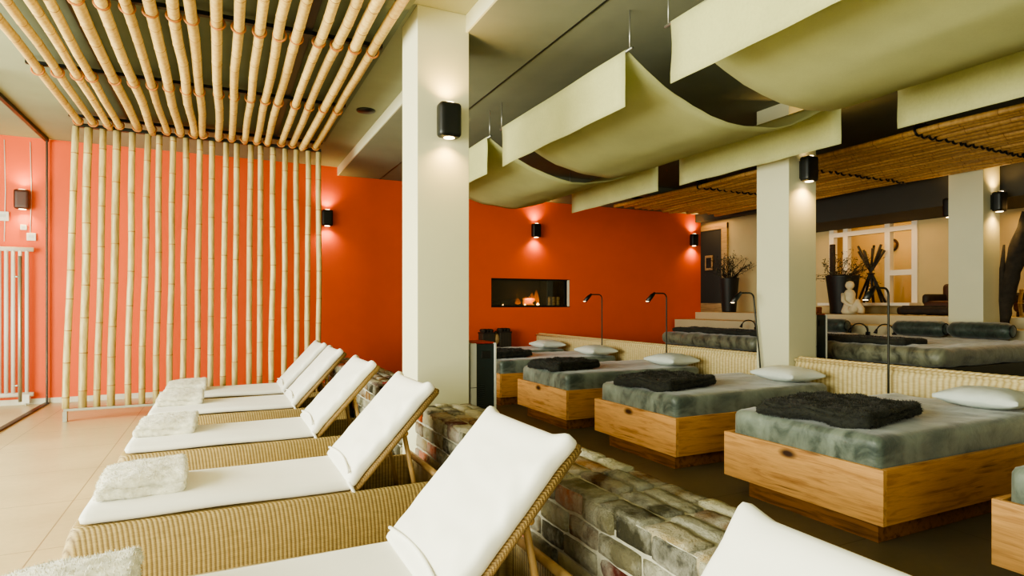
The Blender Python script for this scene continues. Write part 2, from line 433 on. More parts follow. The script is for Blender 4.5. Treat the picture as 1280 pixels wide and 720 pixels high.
# ------------------------------------------------------------------ low brick wall
m = MB(); BR = []
lay = m.bm.loops.layers.color.new('tone')
TONES = [srgb(176,172,152), srgb(150,146,124), srgb(182,168,134), srgb(128,124,98), srgb(200,196,178), srgb(158,134,94), srgb(206,138,70), srgb(146,84,50), srgb(104,100,82), srgb(176,152,108)]
WT = [5, 4, 4, 3, 5, 3, 2.0, 1.2, 2, 3]
def brick(c, size, r):
    n0 = len(m.bm.faces); sd = random.random()*50
    amp = .0055
    m.soft(c, size, r*.6, .035, lambda p: nz(p+Vector(c), 9, amp, 1)+nz(p+Vector(c), 26, amp*.5, 2))
    m.bm.faces.ensure_lookup_table()
    tone = random.choices(TONES, WT)[0]; k = random.uniform(1.0, 1.45)
    for f in m.bm.faces[n0:]:
        for lp in f.loops: lp[lay] = (tone[0]*k, tone[1]*k, tone[2]*k, 1)
WX0, WX1, WZ = 1.25, 1.67, .56
def stretch(y0, y1):
    n0 = len(m.bm.faces); m.mi = 1
    m.box(WX0+.011, WX1-.009, y0+.012, y1-.012, 0, WZ-.006); m.mi = 0
    nc = 6; hc = WZ/nc
    for k in range(nc):
        y = y0-(.0 if k % 2 else .11)
        while y < y1-.03:
            L = random.uniform(.19, .28); a, b = max(y, y0), min(y+L, y1)
            if b-a > .04:
                brick((WX0+.05+random.uniform(-.008, .006), (a+b)/2, (k+.5)*hc), (.1, b-a-.010, hc-.010), .018)
            y += L
    # top: rows of flat stones
    rows = [(WX0, WX0+.13), (WX0+.13, WX0+.235), (WX0+.235, WX0+.33), (WX0+.33, WX1)]
    for a, b in rows:
        y = y0-random.uniform(0, .15)
        while y < y1-.03:
            L = random.uniform(.2, .33); p, q = max(y, y0), min(y+L, y1)
            if q-p > .04:
                brick(((a+b)/2, (p+q)/2, WZ-.025+random.uniform(-.008, .008)), (b-a-.016, q-p-.016, .07), .018)
            y += L
    # far and near ends
    for yy in (y0, y1):
        for k in range(nc):
            for a, b in ((WX0, WX0+.21), (WX0+.21, WX1)):
                brick(((a+b)/2, yy+(.04 if yy == y0 else -.04), (k+.5)*hc), (b-a-.014, .08, hc-.014), .018)
stretch(-.8, 4.19); stretch(4.61, 8.4)
bw = struct(m.build('wall_divider', [M['brick'], M['mortar']]), 'low weathered brick wall between loungers and beds')

# ------------------------------------------------------------------ bamboo
def cane(name, p0, p1, r, mat, parent, seg=10, sag=.012):
    p0, p1 = Vector(p0), Vector(p1); d = p1-p0; L = d.length; u = d.normalized()
    a = u.cross(Vector((.3, .5, .81))).normalized(); b = u.cross(a)
    mb = MB(); pts = []; rad = []; tnodes = []
    tpos = random.uniform(.05, .3)
    while tpos < L-.03: tnodes.append(tpos); tpos += random.uniform(.3, .5)
    ts = [0, L]; s0 = random.random()*40; s1 = random.random()*40
    for q in tnodes: ts += [q-.014, q-.005, q, q+.005, q+.014]
    ts = sorted(x for x in ts if 0 <= x <= L)
    for x in ts:
        dn = min([abs(x-q) for q in tnodes] or [9])
        w = (a*noise.noise(Vector((x*.9, s0, 0)))+b*noise.noise(Vector((x*.9, 0, s1))))*sag
        pts.append(p0+u*x+w); rad.append(r*(1.0+.03*noise.noise(Vector((x*.6, s0, 3))))*(1.07 if dn < .002 else (1.04 if dn < .008 else 1.0)))
    n_ring = seg
    mb.tube(pts, rad, seg)
    mb.bm.faces.ensure_lookup_table()
    for i in range(len(ts)-1):
        mid = (ts[i]+ts[i+1])/2
        if min([abs(mid-q) for q in tnodes] or [9]) < .004:
            for k in range(seg): mb.bm.faces[i*seg+k].material_index = 1
    return mb.build(name, [mat, M['node']], parent)

# upright screen
YS = 8.13
def sx(u): # picture column on the screen plane -> x
    p = (u-640)/752; return YS*(.4348+p*.9005)/(.9005-p*.4348)
tops = [95,110.5,130,146.4,165.4,184.8,199,216,233,250.6,265,282,296,313,325.7,341,356,371,385,398]
bots = [82,102.6,121.7,139.3,160,176.7,195,211.5,228,246.5,262,278.5,293,310.5,323.5,339.5,354.5,370,384,398]
t = thing('bamboo_screen', 'upright screen of pale bamboo poles in front of the orange wall', 'screen', (0, YS, 0))
for i, (a, b) in enumerate(zip(tops, bots)):
    xb, xt = sx(b), sx(a)
    cane('pole', (xb, random.uniform(-.01, .01), .145), (xt, random.uniform(-.015, .015), 3.27), .034 if i not in (1, 3) else .04, M['bamboo_pale'], t, sag=.016)
MB().box(sx(80), sx(400), -.03, .03, .115, .145, .003).build('bottom_rail', M['steel'], t)
for x in (sx(81.5), sx(398)): MB().box(x-.02, x+.02, -.03, .03, 0, .115, .002).build('foot', M['steel'], t)
MB().box(sx(93), sx(401), -.025, .025, 3.27, 3.31).build('top_rail', M['darksteel'], t)

# overhead bamboo canopy
t = thing('bamboo_canopy', 'overhead canopy of bamboo canes under a dark panel above the loungers', 'canopy', (0, 0, 3.3))
xs = [-1.413,-1.275,-1.137,-1.03,-.86,-.717,-.573,-.44,-.30,-.19,-.024,.11,.25,.389,.507,.668,.8,.94,1.08]
BY = (8.0, 6.4, 4.8, 3.2)
ring1 = MB().torus((0, 0, 0), (0, 1, 0), .045, .008, 16, 8).build('binding', M['rope'])
for x in xs:
    c = cane('pole', (x*1.0+random.uniform(-.015, .015), 1.9, random.uniform(-.01, .01)), (x, 8.08+random.uniform(-.06, .06), random.uniform(-.01, .01)), random.uniform(.033, .042), M['bamboo'], t, 12, .02)
    for y in BY[:3]:
        b = ring1.copy(); COL.objects.link(b); b.parent = c; b.location = (x, y-.02, 0); b.rotation_euler = (random.uniform(-.2, .2), 0, random.uniform(-.12, .12))
bpy.data.objects.remove(ring1)
for y in BY: MB().box(-1.5, 1.16, y-.02, y+.02, .045, .075).build('batten', M['black'], t)
for x in (-.93, .59): MB().box(x-.03, x+.03, 1.8, 8.1, .07, .12).build('beam', M['black'], t)
MB().box(-1.53, 1.22, 1.7, 8.15, .12, .155).build('backing_panel', M['greenpanel'], t)

# second bamboo ceiling
t = thing('bamboo_canopy', 'amber bamboo ceiling over the beds at the right', 'canopy', (0, 0, 3.0))
n2 = 19
ring2 = MB().torus((0, 0, 0), (0, 1, 0), .047, .011, 12, 6).build('binding', M['black'])
for i in range(n2):
    x = 6.17+i*(8.45-6.17)/(n2-1)
    c = cane('pole', (x+random.uniform(-.02, .02), -.6, random.uniform(-.008, .008)), (x, 8.6+random.uniform(-.12, .12), random.uniform(-.008, .008)), random.uniform(.030, .040), M['bamboo_dark'], t, 10, .02)
    for y in (2.1, 3.6, 5.1, 6.6):
        b = ring2.copy(); COL.objects.link(b); b.parent = c; b.location = (x, y, -.003); b.rotation_euler = (random.uniform(-.3, .3), 0, random.uniform(-.3, .3))
bpy.data.objects.remove(ring2)
for y in (2.1, 3.6, 5.1, 6.6, 8.1): MB().box(6.1, 8.5, y-.02, y+.02, .045, .08).build('batten', M['darkwood'], t)
for x, y in ((6.3, 3.6), (6.3, 6.6), (8.3, 3.6), (8.3, 6.6), (6.3, 2.1)): MB().tube([(x, y, .05), (x, y, ZB-3.0)], .006, 6).build('hanger', M['darksteel'], t)

# ------------------------------------------------------------------ ceiling sails
def sail(y0, y1, label, seed):
    t = thing('ceiling_sail', label, 'cloth sail', (0, 0, 0), 'linen ceiling sails')
    xa, xb, zr, dp = 2.54, 4.79, 3.06, .39
    prof = [(xa-.012, zr-.385+.385*i/6) for i in range(6)]+[(xa-.014, zr+.005)]
    nS = 26
    for i in range(nS+1):
        x = xa+(xb-xa)*i/nS; q = (x-(xa+xb)/2)/((xb-xa)/2)
        prof.append((x, zr+.016-dp*(1-q*q)))
    prof += [(xb+.014, zr+.005)]+[(xb+.012, zr-.38*i/6) for i in range(1, 7)]
    mb = MB(); ny = max(6, int((y1-y0)/.12)); g = []
    for j in range(ny+1):
        y = y0+(y1-y0)*j/ny; row = []
        for i, (x, z) in enumerate(prof):
            k = math.sin(max(0, min(1, (x-xa)/(xb-xa)))*PI)
            dz = k*(.010*noise.noise(Vector((x*3+y*5, y*1.1+seed, 9)))+.018*noise.noise(Vector((x*2.4+seed, y*.7, seed)))+.012*noise.noise(Vector((x*7, y*1.2+seed, 2))))
            dx = (0 if 0 < k else 1)*.01*noise.noise(Vector((z*5, y*2, seed)))
            edge = (.005*noise.noise(Vector((x*6, z*6, seed*3+j))) if j in (0, ny) else 0)
            ze = (.006*noise.noise(Vector((y*3, seed, 1))) if i in (0, len(prof)-1) else 0)
            row.append(mb.bm.verts.new((x+dx, y+edge, z+dz+ze)))
        g.append(row)
    for j in range(ny):
        for i in range(len(prof)-1): mb.face([g[j][i], g[j][i+1], g[j+1][i+1], g[j+1][i]])
    fab = mb.build('fabric', M['linen'], t)
    so = fab.modifiers.new('thick', 'SOLIDIFY'); so.thickness = .004
    for x in (xa, xb):
        MB().tube([(x, y0-.07, zr), (x, y1+.07, zr)], .011, 8).build('rod', M['steel'], t)
        for y in (y0-.04, y1+.04): MB().tube([(x, y, zr), (x, y, ZB)], .005, 6).build('hanging_wire', M['steel'], t)
sail(5.84, 7.85, 'pale linen ceiling sail farthest from view, nearest the fireplace', 1)
sail(3.43, 5.46, 'pale linen ceiling sail in the middle of the three', 2)
sail(.75, 2.95, 'pale linen ceiling sail closest to the viewer at top right', 3)

# ------------------------------------------------------------------ sconces
def spot(loc, rot, e, size=138, col=(1, .62, .2), blend=.9, r=.025):
    l = bpy.data.lights.new('sconce_light', 'SPOT'); l.energy = e; l.spot_size = math.radians(size); l.spot_blend = blend; l.color = col; l.shadow_soft_size = r
    o = bpy.data.objects.new('sconce_light', l); COL.objects.link(o); o.location = loc; o.rotation_euler = rot
    return o
def make_sconce(label, loc, rotz, e=14, up=True):
    t = thing('wall_sconce', label, 'wall lamp', loc, 'black up and down sconces', rotz)
    mb = MB(); mb.soft((0, -.075, 0), (.165, .11, .25), .028, .02); 
    mb.build('lamp_housing', M['black'], t)
    MB().box(-.05, .05, -.022, 0, -.09, .09, .003).build('mounting_plate', M['black'], t)
    for z in (-.1262, .1262): MB().lathe([(.04, z-.0012), (.04, z+.0012)], (0, -.075, 0), 18).build('lens', M['bulb'], t)
    R = Matrix.Rotation(rotz, 4, 'Z'); p = Vector(loc)+R @ Vector((0, -.085, 0))
    spot(p+Vector((0, 0, -.135)), (0, 0, 0), e); spot(p+Vector((0, 0, .135)), (PI, 0, 0), e)
ZS = 2.64
make_sconce('black sconce on the orange wall beside the bamboo screen', (1.48, YW, ZS), 0, 15)
make_sconce('black sconce on the orange wall above the fireplace', (5.16, YW, ZS), 0, 15)
make_sconce('black sconce on the orange wall at its right end', (8.9, YW, ZS), 0, 16)
make_sconce('dark sconce seen through the glass at the left edge', (-2.3, YW, ZS), 0, 14)
make_sconce('black sconce on the column rising from the brick wall', (1.485, 4.2, 2.63), 0, 17)
make_sconce('black sconce on the column at the headboards', (5.29, 4.2, 2.65), 0, 24)
make_sconce('black sconce on the front of the column on the white ledge', (8.76, 4.2, 2.58), 0, 14)
make_sconce('sliver of a black sconce at the left edge of the far right column', (8.72, 4.6, 2.58), PI, 14)

# downlight
t = thing('ceiling_speaker', 'round dark grille in the pale ceiling near the first column', 'speaker', (1.45, 6.75, ZC))
MB().lathe([(.1, -.012), (.105, 0)], (0, 0, 0), 24).build('trim_ring', M['darksteel'], t)
MB().lathe([(.085, -.016), (.088, -.012)], (0, 0, 0), 24).build('grille', M['black'], t)

# ------------------------------------------------------------------ fireplace
t = thing('fireplace', 'wide built in fireplace with a burning log in the orange wall', 'fireplace', (FX0, YW, FZ0))
FW, FH = FX1-FX0, FZ1-FZ0
m = MB(); m.box(0, FW, .42, .44, 0, FH); m.box(0, .01, 0, .44, 0, FH); m.box(FW-.01, FW, 0.06, .44, 0, FH); m.box(0, FW, 0, .44, 0, .015); m.box(0, FW, 0, .44, FH-.012, FH)
m.build('firebox', M['firebox'], t)
m = MB(); m.box(0, FW, .05, .07, 0, .035); m.box(0, FW, .05, .07, FH-.03, FH); m.box(0, .025, .05, .07, 0, FH); m.box(FW-.1, FW-.075, .05, .07, 0, FH)
m.build('frame', M['black'], t)
MB().box(FW-.03, FW-.008, 0, .06, 0, FH).build('reveal', M['base'], t)
MB().box(.02, FW-.09, .055, .06, .03, FH-.02).build('glass_pane', M['smokeglass'], t)
MB().box(FW-.42, FW-.41, .12, .4, .02, FH-.02).build('divider', M['darksteel'], t)
for (a, b, r) in (((.3, .2, .07), (.75, .26, .11), .05), ((.55, .3, .06), (1.0, .2, .08), .045), ((.12, .28, .06), (.45, .3, .07), .05)):
    MB().tube([a, [(p+q)/2+.01 for p, q in zip(a, b)], b], [r, r*1.1, r*.9], 9).build('burning_log', M['bark'], t)
for (x, w_, h_, y_) in ((.62, .10, .13, .2), (.80, .12, .17, .22), (.93, .10, .24, .22), (1.03, .10, .30, .24)):
    MB().lathe([(.004, 0), (w_*.6, h_*.12), (w_*.62, h_*.3), (w_*.5, h_*.5), (w_*.25, h_*.8), (.002, h_)], (x, y_, .05), 12, 1, .4).build('flame', M['flame'], t)
MB().box(.74, .98, .18, .26, .04, .17, .02).build('glowing_log', M['glowlog'], t)
for (x, s_) in ((1.02, .035), (.3, .014), (.75, .02)): MB().lathe([(.004, 0), (s_, s_*.4), (.003, s_*1.4)], (x, .16, .035), 8).build('ember', M['ember'], t)
for i in range(9):
    x = FW-.38+(i % 3)*.09; z = .055+(i//3)*.055
    MB().tube([(x, .085, z), (x+.01, .36, z)], .032, 7).build('stacked_log', M['log'], t)
l = bpy.data.lights.new('fire_glow', 'POINT'); l.energy = 3; l.color = (1, .35, .08); l.shadow_soft_size = .05
o = bpy.data.objects.new('fire_glow', l); COL.objects.link(o); o.location = (FX0+.85, YW+.12, FZ0+.2)

# ------------------------------------------------------------------ loungers
ANG = math.atan2(.485, .445)
def make_lounger(y0, W):
    t = thing('sun_lounger', 'x', 'sun lounger', (0, y0, 0), 'wicker loungers along the brick wall')
    X0, X1, XH, ZT = -.62, 1.165, .64, .285
    # wicker body: outer flared skirt with rounded top edge, deck to hinge, open tray at the head
    mb = MB()
    def ring(ex, z): # rounded rectangle
        pts = []; rr = .06
        x0, x1, ya, yb = X0-ex, X1+ex*.15, -ex*.5, W+ex*.5
        for cx, cy, a0 in ((x1-rr, yb-rr, 0), (x0+rr, yb-rr, PI/2), (x0+rr, ya+rr, PI), (x1-rr, ya+rr, 1.5*PI)):
            for k in range(5): pts.append((cx+rr*math.cos(a0+k*PI/8), cy+rr*math.sin(a0+k*PI/8), z))
        return [mb.bm.verts.new(p) for p in pts]
    lev = [(.045, 0), (.042, .08), (.03, .17), (.012, .24), (0, .272), (-.012, .285), (-.03, .286)]
    rs = [ring(e, z) for e, z in lev]
    for r0, r1 in zip(rs, rs[1:]):
        for k in range(len(r0)): mb.face([r0[k], r0[(k+1)%len(r0)], r1[(k+1)%len(r0)], r1[k]])
    # inner lip going down
    inn = [ring(-.05, .28), ring(-.05, .03)]
    seq = [rs[-1]]+inn
    for r0, r1 in zip(seq, seq[1:]):
        for k in range(len(r0)): mb.face([r0[k], r0[(k+1)%len(r0)], r1[(k+1)%len(r0)], r1[k]])
    mb.face(inn[1])
    mb.box(X0+.03, XH+.02, .03, W-.03, .24, .282)
    mb.build('wicker_base', M['wicker'], t)
    # rattan edge rails of the head tray
    mb = MB()
    mb.tube([(X1-.03, .03, .30), (X1-.03, W-.03, .30)], .02, 10)
    mb.build('head_rail', M['rattan'], t)
    # mattress
    def wr(p):
        return nz(p, 2.3, .006, 3)+Vector((0, 0, .010*(1-(abs(p.y)/(W/2))**4)))
    mb = MB(); L = XH+.012-(X0+.03)
    mb.soft((X0+.03+L/2, W/2, .308), (L, W-.05, .05), .024, .035, wr)
    mb.build('seat_cushion', M['cotton'], t)
    # back: frame under cushion
    c, s = math.cos(ANG), math.sin(ANG)
    hinge = Vector((XH, 0, .30)); u = Vector((c, 0, s)); n = Vector((-s, 0, c))
    LB = .69
    mb = MB()
    for y in (.035, W-.035):
        mb.tube([hinge+Vector((0, y, 0))-n*.02-u*.02, hinge+u*LB*.5+Vector((0, y, 0))-n*.02, hinge+u*LB+Vector((0, y, 0))-n*.02], .019, 10)
    for q in (.0, .5, 1.0):
        mb.tube([hinge+u*LB*q+Vector((0, .035, 0))-n*.02, hinge+u*LB*q+Vector((0, W-.035, 0))-n*.02], .016, 8)
    fr = mb.build('backrest_frame', M['wicker_fine'], t)
    mb = MB()
    vs = [mb.bm.verts.new(hinge+u*q+Vector((0, y, 0))-n*.012) for q, y in ((.02, .05), (LB, .05), (LB, W-.05), (.02, W-.05))]
    mb.face(vs); vs = [mb.bm.verts.new(hinge+u*q+Vector((0, y, 0))-n*.026) for q, y in ((.02, .05), (.02, W-.05), (LB, W-.05), (LB, .05))]
    mb.face(vs)
    mb.build('woven_panel', M['wicker'], t)
    rot = Matrix(((c, 0, -s), (0, 1, 0), (s, 0, c))) # local x->u, z->n
    def puff(p):
        a = p.x/(.34); b = p.y/(W/2)
        e = max(0, 1-a**4)*max(0, 1-b**4)
        wv = .006*noise.noise(Vector((p.x*7, p.y*2.5, 1)))+.004*noise.noise(Vector((p.x*16, p.y*5, 4)))
        wv += .007*math.sin(p.x*38+9*noise.noise(Vector((p.x*5, p.y*5, 2))))*max(0, -b-.5)/.5; side = .003*noise.noise(Vector((p.x*12, p.y*3, 9)))
        ear = .03*max(0, (abs(a)*abs(b)-.72)/.28)
        return Vector((ear*(1 if a > 0 else 0), side+ear*.6*(1 if b > 0 else -1), (.016*e+wv)*(1 if p.z > 0 else .15)))
    mb = MB(); ctr = hinge+u*.345+n*.03+Vector((0, W/2, 0))
    mb.soft(ctr, (.68, W-.03, .064), .022, .022, puff, rot)
    cu = mb.build('back_cushion', M['cotton'], t)
    # folded cover hem at the hinge and tie
    mb = MB()
    pts = [hinge+n*(.075)+u*(.05+.03*math.sin(k/12*PI))+Vector((0, .03+(W-.06)*k/12, 0)) for k in range(13)]
    mb.tube(pts, .007, 7); mb.build('cover_hem', M['cotton'], cu)
    mb = MB(); mb.tube([hinge+n*.03+Vector((.0, .018, .02)), hinge+Vector((.012, .012, -.03)), hinge+Vector((.02, .01, -.07))], [.012, .009, .01], 6)
    mb.build('tie', M['cotton'], cu)
    # props
    pv = hinge+u*.40-n*.045
    mb = MB(); mb.tube([pv+Vector((0, .045, 0)), pv+Vector((0, W-.045, 0))], .014, 10); mb.build('prop_bar', M['rattan'], t)
    for y in (.1, W-.1):
        a = pv+Vector((0, y, 0)); b = Vector((pv.x+.1, y, .07))
        MB().tube([a, (a+b)/2, b], .014, 9).build('prop_leg', M['rattan'], t)
    for y in (.13, W-.13):
        MB().tube([(XH+.05, y, .12), (X1-.12, y, .09)], .008, 6).build('stay_rod', M['darksteel'], t)
    return t
LO = [(.32, .70, 'wicker sun lounger nearest the viewer, only its white backrest tip at bottom right'),
      (1.76, .70, 'wicker sun lounger whose large white backrest fills the bottom centre'),
      (3.29, .70, 'wicker sun lounger beside the brick wall column, its long ribbed side in full view'),
      (4.74, .72, 'wicker sun lounger third from the bamboo screen, just past the column'),
      (6.16, .72, 'wicker sun lounger second from the bamboo screen'),
      (7.2, .72, 'wicker sun lounger farthest back, right beside the bamboo screen')]
proto = make_lounger(0, .70)
for i, (y, W, lab) in enumerate(LO):
    o = proto if i == 0 else copy_tree(proto)
    o.location = (0, y, 0); o['label'] = lab
# folded white throws
def make_throw():
    mb = MB()
    f = lambda p: nz(p, 6, .013, 5)+nz(p, 22, .006, 6)
    g = lambda p: Vector((0, 0, -.02*max(0, -p.x/.18)**2-.012*max(0, abs(p.y)/.2)**3))
    mb.soft((0, .0, .03), (.40, .43, .052), .026, .018, f)
    mb.soft((.012, .010, .086), (.385, .40, .05), .025, .018, lambda p: f(p)+g(p)+Vector((0, 0, .008*math.sin(p.y*11+.6))))
    mb.fur(9000, .009, .0016)
    return mb
THROWS = [(1.72, -.44, .47, 0, 'folded white fleece throw at the bottom left corner on the foreground lounger'),
          (3.27, -.37, .42, .06, 'folded white fleece throw on the lounger beside the column'),
          (4.74, -.37, .50, -.03, 'folded white fleece throw on the third lounger from the bamboo screen'),
          (6.16, -.36, .50, .02, 'folded white fleece throw on the second lounger from the bamboo screen'),
          (7.2, -.35, .42, .0, 'folded white fleece throw on the lounger farthest back')]
p0 = None
for y, x, dy, rz, lab in THROWS:
    o = make_throw().build('folded_throw', M['fleece']) if p0 is None else p0.copy()
    if p0 is None: p0 = o
    else: COL.objects.link(o)
    o.location = (x, y+dy, .338); o.rotation_euler.z = rz; o.scale.z = 1.3 if y < 2 else 1.0; tag(o, lab, 'throw', 'folded white throws on the loungers')

# ------------------------------------------------------------------ beds
BX0, BX1 = 3.18, 5.03
def make_bed():
    t = thing('daybed', 'x', 'bed', (0, 0, 0), 'oak daybeds at the rattan headboards')
    W = 1.13
    MB().box(BX0, BX0+.03, 0, W, .106, .409, .003).build('foot_board', M['oaky'], t)
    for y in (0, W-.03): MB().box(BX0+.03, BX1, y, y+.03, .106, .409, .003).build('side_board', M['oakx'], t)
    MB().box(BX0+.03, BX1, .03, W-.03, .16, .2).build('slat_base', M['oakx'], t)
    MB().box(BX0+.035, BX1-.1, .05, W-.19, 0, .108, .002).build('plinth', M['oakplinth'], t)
    def f(p):
        tp = 1 if p.z > .05 else .35
        return Vector((.004*noise.noise(p*9), .006*noise.noise(Vector((p.x*6, p.y*6, 7))), tp*(.010*noise.noise(Vector((p.x*4, p.y*4, 2)))+.006*noise.noise(Vector((p.x*10, p.y*8, 5)))))) 
    MB().soft(((BX0+.035+BX1-.01)/2, .04+(W-.085)/2, .385), (BX1-.01-BX0-.04, W-.085, .375), .045, .04, f).build('mattress', M['velvet'], t)
    return t
bed = make_bed()
for i, (y, lab) in enumerate([(.40, 'oak daybed cut off by the right edge, nearest the viewer'),
        (2.03, 'oak daybed large at right with fluffy dark throw, nearest fully visible bed'),
        (3.66, 'oak daybed second from the right, its head by the middle column'),
        (5.31, 'oak daybed third from the right, behind the one at the middle column'),
        (6.95, 'oak daybed second from the orange wall, foot hidden by the dark tower'),
        (8.36, 'oak daybed farthest back against the orange wall')]):
    o = bed if i == 0 else copy_tree(bed)
    o.location = (0, y, 0); o['label'] = lab
    if y > 8: o.scale.y = .84
ZM = .582
# dark fur throws
def make_dark():
    mb = MB()
    f = lambda p: nz(p, 6, .022, 8)+nz(p, 20, .012, 9)
    mb.soft((0, 0, .034), (.80, .70, .066), .03, .025, f)
    mb.soft((.01, -.01, .068), (.77, .67, .04), .02, .025, f)
    mb.fur(20000, .015, .0018)
    return mb
p0 = None
for x, y, rz, lab in ((3.63, 2.60, .16, 'fluffy dark folded throw on the large daybed at right'),
        (3.60, 4.22, .2, 'fluffy dark folded throw on the daybed at the middle column'),
        (3.57, 5.87, .14, 'fluffy dark folded throw on the third daybed from the right'),
        (3.57, 7.5, .1, 'fluffy dark folded throw half hidden behind the dark tower')):
    o = make_dark().build('fur_throw', M['darkfur']) if p0 is None else p0.copy()
    if p0 is None: p0 = o
    else: COL.objects.link(o)
    k = .95 if y < 3 else (.86 if y < 5 else .78); o.scale = (k, k if y > 3 else 1, 1); o.location = (x-.4*(1-k), y, ZM); o.rotation_euler.z = rz; tag(o, lab, 'throw', 'dark folded throws on the daybeds')
# pillows
def make_pillow():
    mb = MB()
    def f(p):
        a, b = p.x/.21, p.y/.25
        e = max(0, 1-abs(a)**2.6)*max(0, 1-abs(b)**2.6)
        tgt = (.012+.062*e**.6)*(1 if p.z > 0 else -1)
        return Vector((-.015*(1-abs(b)**2)*a, -.015*(1-abs(a)**2)*b, tgt-p.z+.008*noise.noise(Vector((p.x*14, p.y*14, 3)))))
    mb.soft((0, 0, .06), (.42, .50, .02), .002, .02, f)
    return mb
p0 = None
for x, y, rz, lab in ((4.82, .85, 0, 'pale pillow on the daybed cut off by the right edge'),
        (4.84, 2.36, .1, 'pale pillow at the right edge on the large daybed'),
        (4.80, 3.98, -.05, 'pale pillow on the daybed beside the middle column'),
        (4.80, 5.60, .05, 'pale pillow on the third daybed from the right'),
        (4.80, 7.20, 0, 'pale pillow on the second daybed from the orange wall'),
        (4.80, 8.62, .0, 'pale pillow on the daybed against the orange wall')):
    o = make_pillow().build('pillow', M['pillow']) if p0 is None else p0.copy()
    if p0 is None: p0 = o
    else: COL.objects.link(o)
    o.location = (x, y, ZM); o.rotation_euler.z = rz; tag(o, lab, 'pillow', 'pillows on the daybeds')
# rattan headboards
for y0, y1, lab in ((-1.5, 4.19, 'long pale rattan headboard right of the middle column'), (4.61, 9.68, 'long pale rattan headboard left of the middle column')):
    t = thing('rattan_headboard', lab, 'headboard', (5.15, y0, 0), 'rattan headboards')
    L = y1-y0
    MB().soft((.075, L/2, .37), (.15, L, .74), .03, .05).build('woven_body', M['wicker_light'], t)
    m = MB(); seg = int(L/.03)
    pts = [(.075+.0015*(-1)**k, L*k/seg, .752) for k in range(seg+1)]
    m.tube(pts, [.024+.002*(-1)**k for k in range(seg+1)], 8)
    m.tube([(.02, 0, .742), (.02, L, .742)], .018, 8); m.tube([(.13, 0, .742), (.13, L, .742)], .018, 8)
    m.build('top_braid', M['wicker_light'], t)
# reading floor lamps
def floor_lamp(x, y, zt, lab, lean=0):
    t = thing('reading_lamp', lab, 'floor lamp', (x, y, 0), 'slim black reading lamps at the headboards')
    MB().lathe([(.03, 0), (.03, .012), (.01, .016)], (0, 0, 0), 16).build('base', M['black'], t)
    pts = [(0, 0, .012), (0, lean*.5, zt*.55), (0, lean, zt-.06)]
    for k in range(1, 6): a = k/5*PI/2; pts.append((-.06*(1-math.cos(a)), lean, zt-.06+.06*math.sin(a)))
    pts.append((-.2, lean, zt))
    MB().tube(pts, .009, 8).build('pole', M['darksteel'], t)
    hd = MB().tube([(-.185, lean, zt+.004), (-.235, lean, zt-.035), (-.30, lean, zt-.1)], [.015, .026, .027], 12).build('lamp_head', M['black'], t)
    MB().lathe([(.02, -.002), (.02, 0.002)], (0, 0, 0), 12).build('lens', M['bulb'], hd, (-.302, lean, zt-.102))
floor_lamp(5.09, 3.205, 1.435, 'slim black reading lamp behind the large daybed at right')
floor_lamp(5.05, 4.46, 1.415, 'slim black reading lamp in front of the middle column', .14)
floor_lamp(5.09, 6.03, 1.435, 'slim black reading lamp left of the middle column, nearer of two before the orange wall')
floor_lamp(5.09, 7.47, 1.44, 'slim black reading lamp just right of the fireplace')

# ------------------------------------------------------------------ second row of beds
def bed2(y0, y1, lab):
    t = thing('lounge_bed', lab, 'bed', (6.0, y0, .2), 'wide lounge beds behind the headboards')
    W = y1-y0; L = 2.15
    MB().box(.02, L, .02, W-.02, 0, .5, .01).build('bed_base', M['black'], t)
    def f(p):
        return Vector((.02*noise.noise(Vector((p.y*7, p.z*5, 1))), .01*noise.noise(p*5), .018*noise.noise(Vector((p.x*4, p.y*6, 3)))+.01*noise.noise(Vector((p.x*9, p.y*13, 5)))))
    MB().soft((L/2, W/2, .59), (L, W, .19), .08, .045, f).build('mattress', M['silver'], t)
bed2(3.28, 5.2, 'wide lounge bed with silver cover behind the right headboard')
bed2(5.45, 7.25, 'wide lounge bed with silver cover seen between orange wall and middle column')
def bolster(y0, y1, lab):
    t = thing('bolster_cushion', lab, 'bolster', (8.18, (y0+y1)/2, .885), 'round bolsters on the lounge beds')
    L = y1-y0
    n = 14; pts = [(0, -L/2+L*k/n, .1) for k in range(n+1)]
    r = [.1*(1-.35*(abs(k/n-.5)*2)**14)+.002*math.sin(k*3) for k in range(n+1)]
    MB().tube([(0, -L/2-.012, .1)]+pts+[(0, L/2+.012, .1)], [.05]+r+[.05], 20).build('cover', M['bolster'], t)
    MB().torus((0, -L/2, .1), (0, 1, 0), .07, .006, 20).build('piping', M['black'], t)
bolster(3.72, 4.38, 'slate round bolster in front of the far right column, nearer of the pair')
bolster(4.43, 5.06, 'slate round bolster left of the far right column')
bolster(5.75, 6.3, 'slate round bolster beside the white tower at the middle column')
for (x, y, L, lab) in ((6.3, 4.45, 1.55, 'long black folded blanket on the lounge bed right of the middle column'), (6.35, 6.35, 1.6, 'long dark folded blanket on the lounge bed left of the middle column')):
    mb = MB(); mb.soft((0, 0, .035), (.42, L, .07), .03, .035, lambda p: nz(p, 6, .014, 4)); mb.fur(5000, .012, .0018)
    tag(mb.build('folded_blanket', M['darkfur'], None, (x, y, .88)), lab, 'blanket', 'black blankets on the lounge beds')
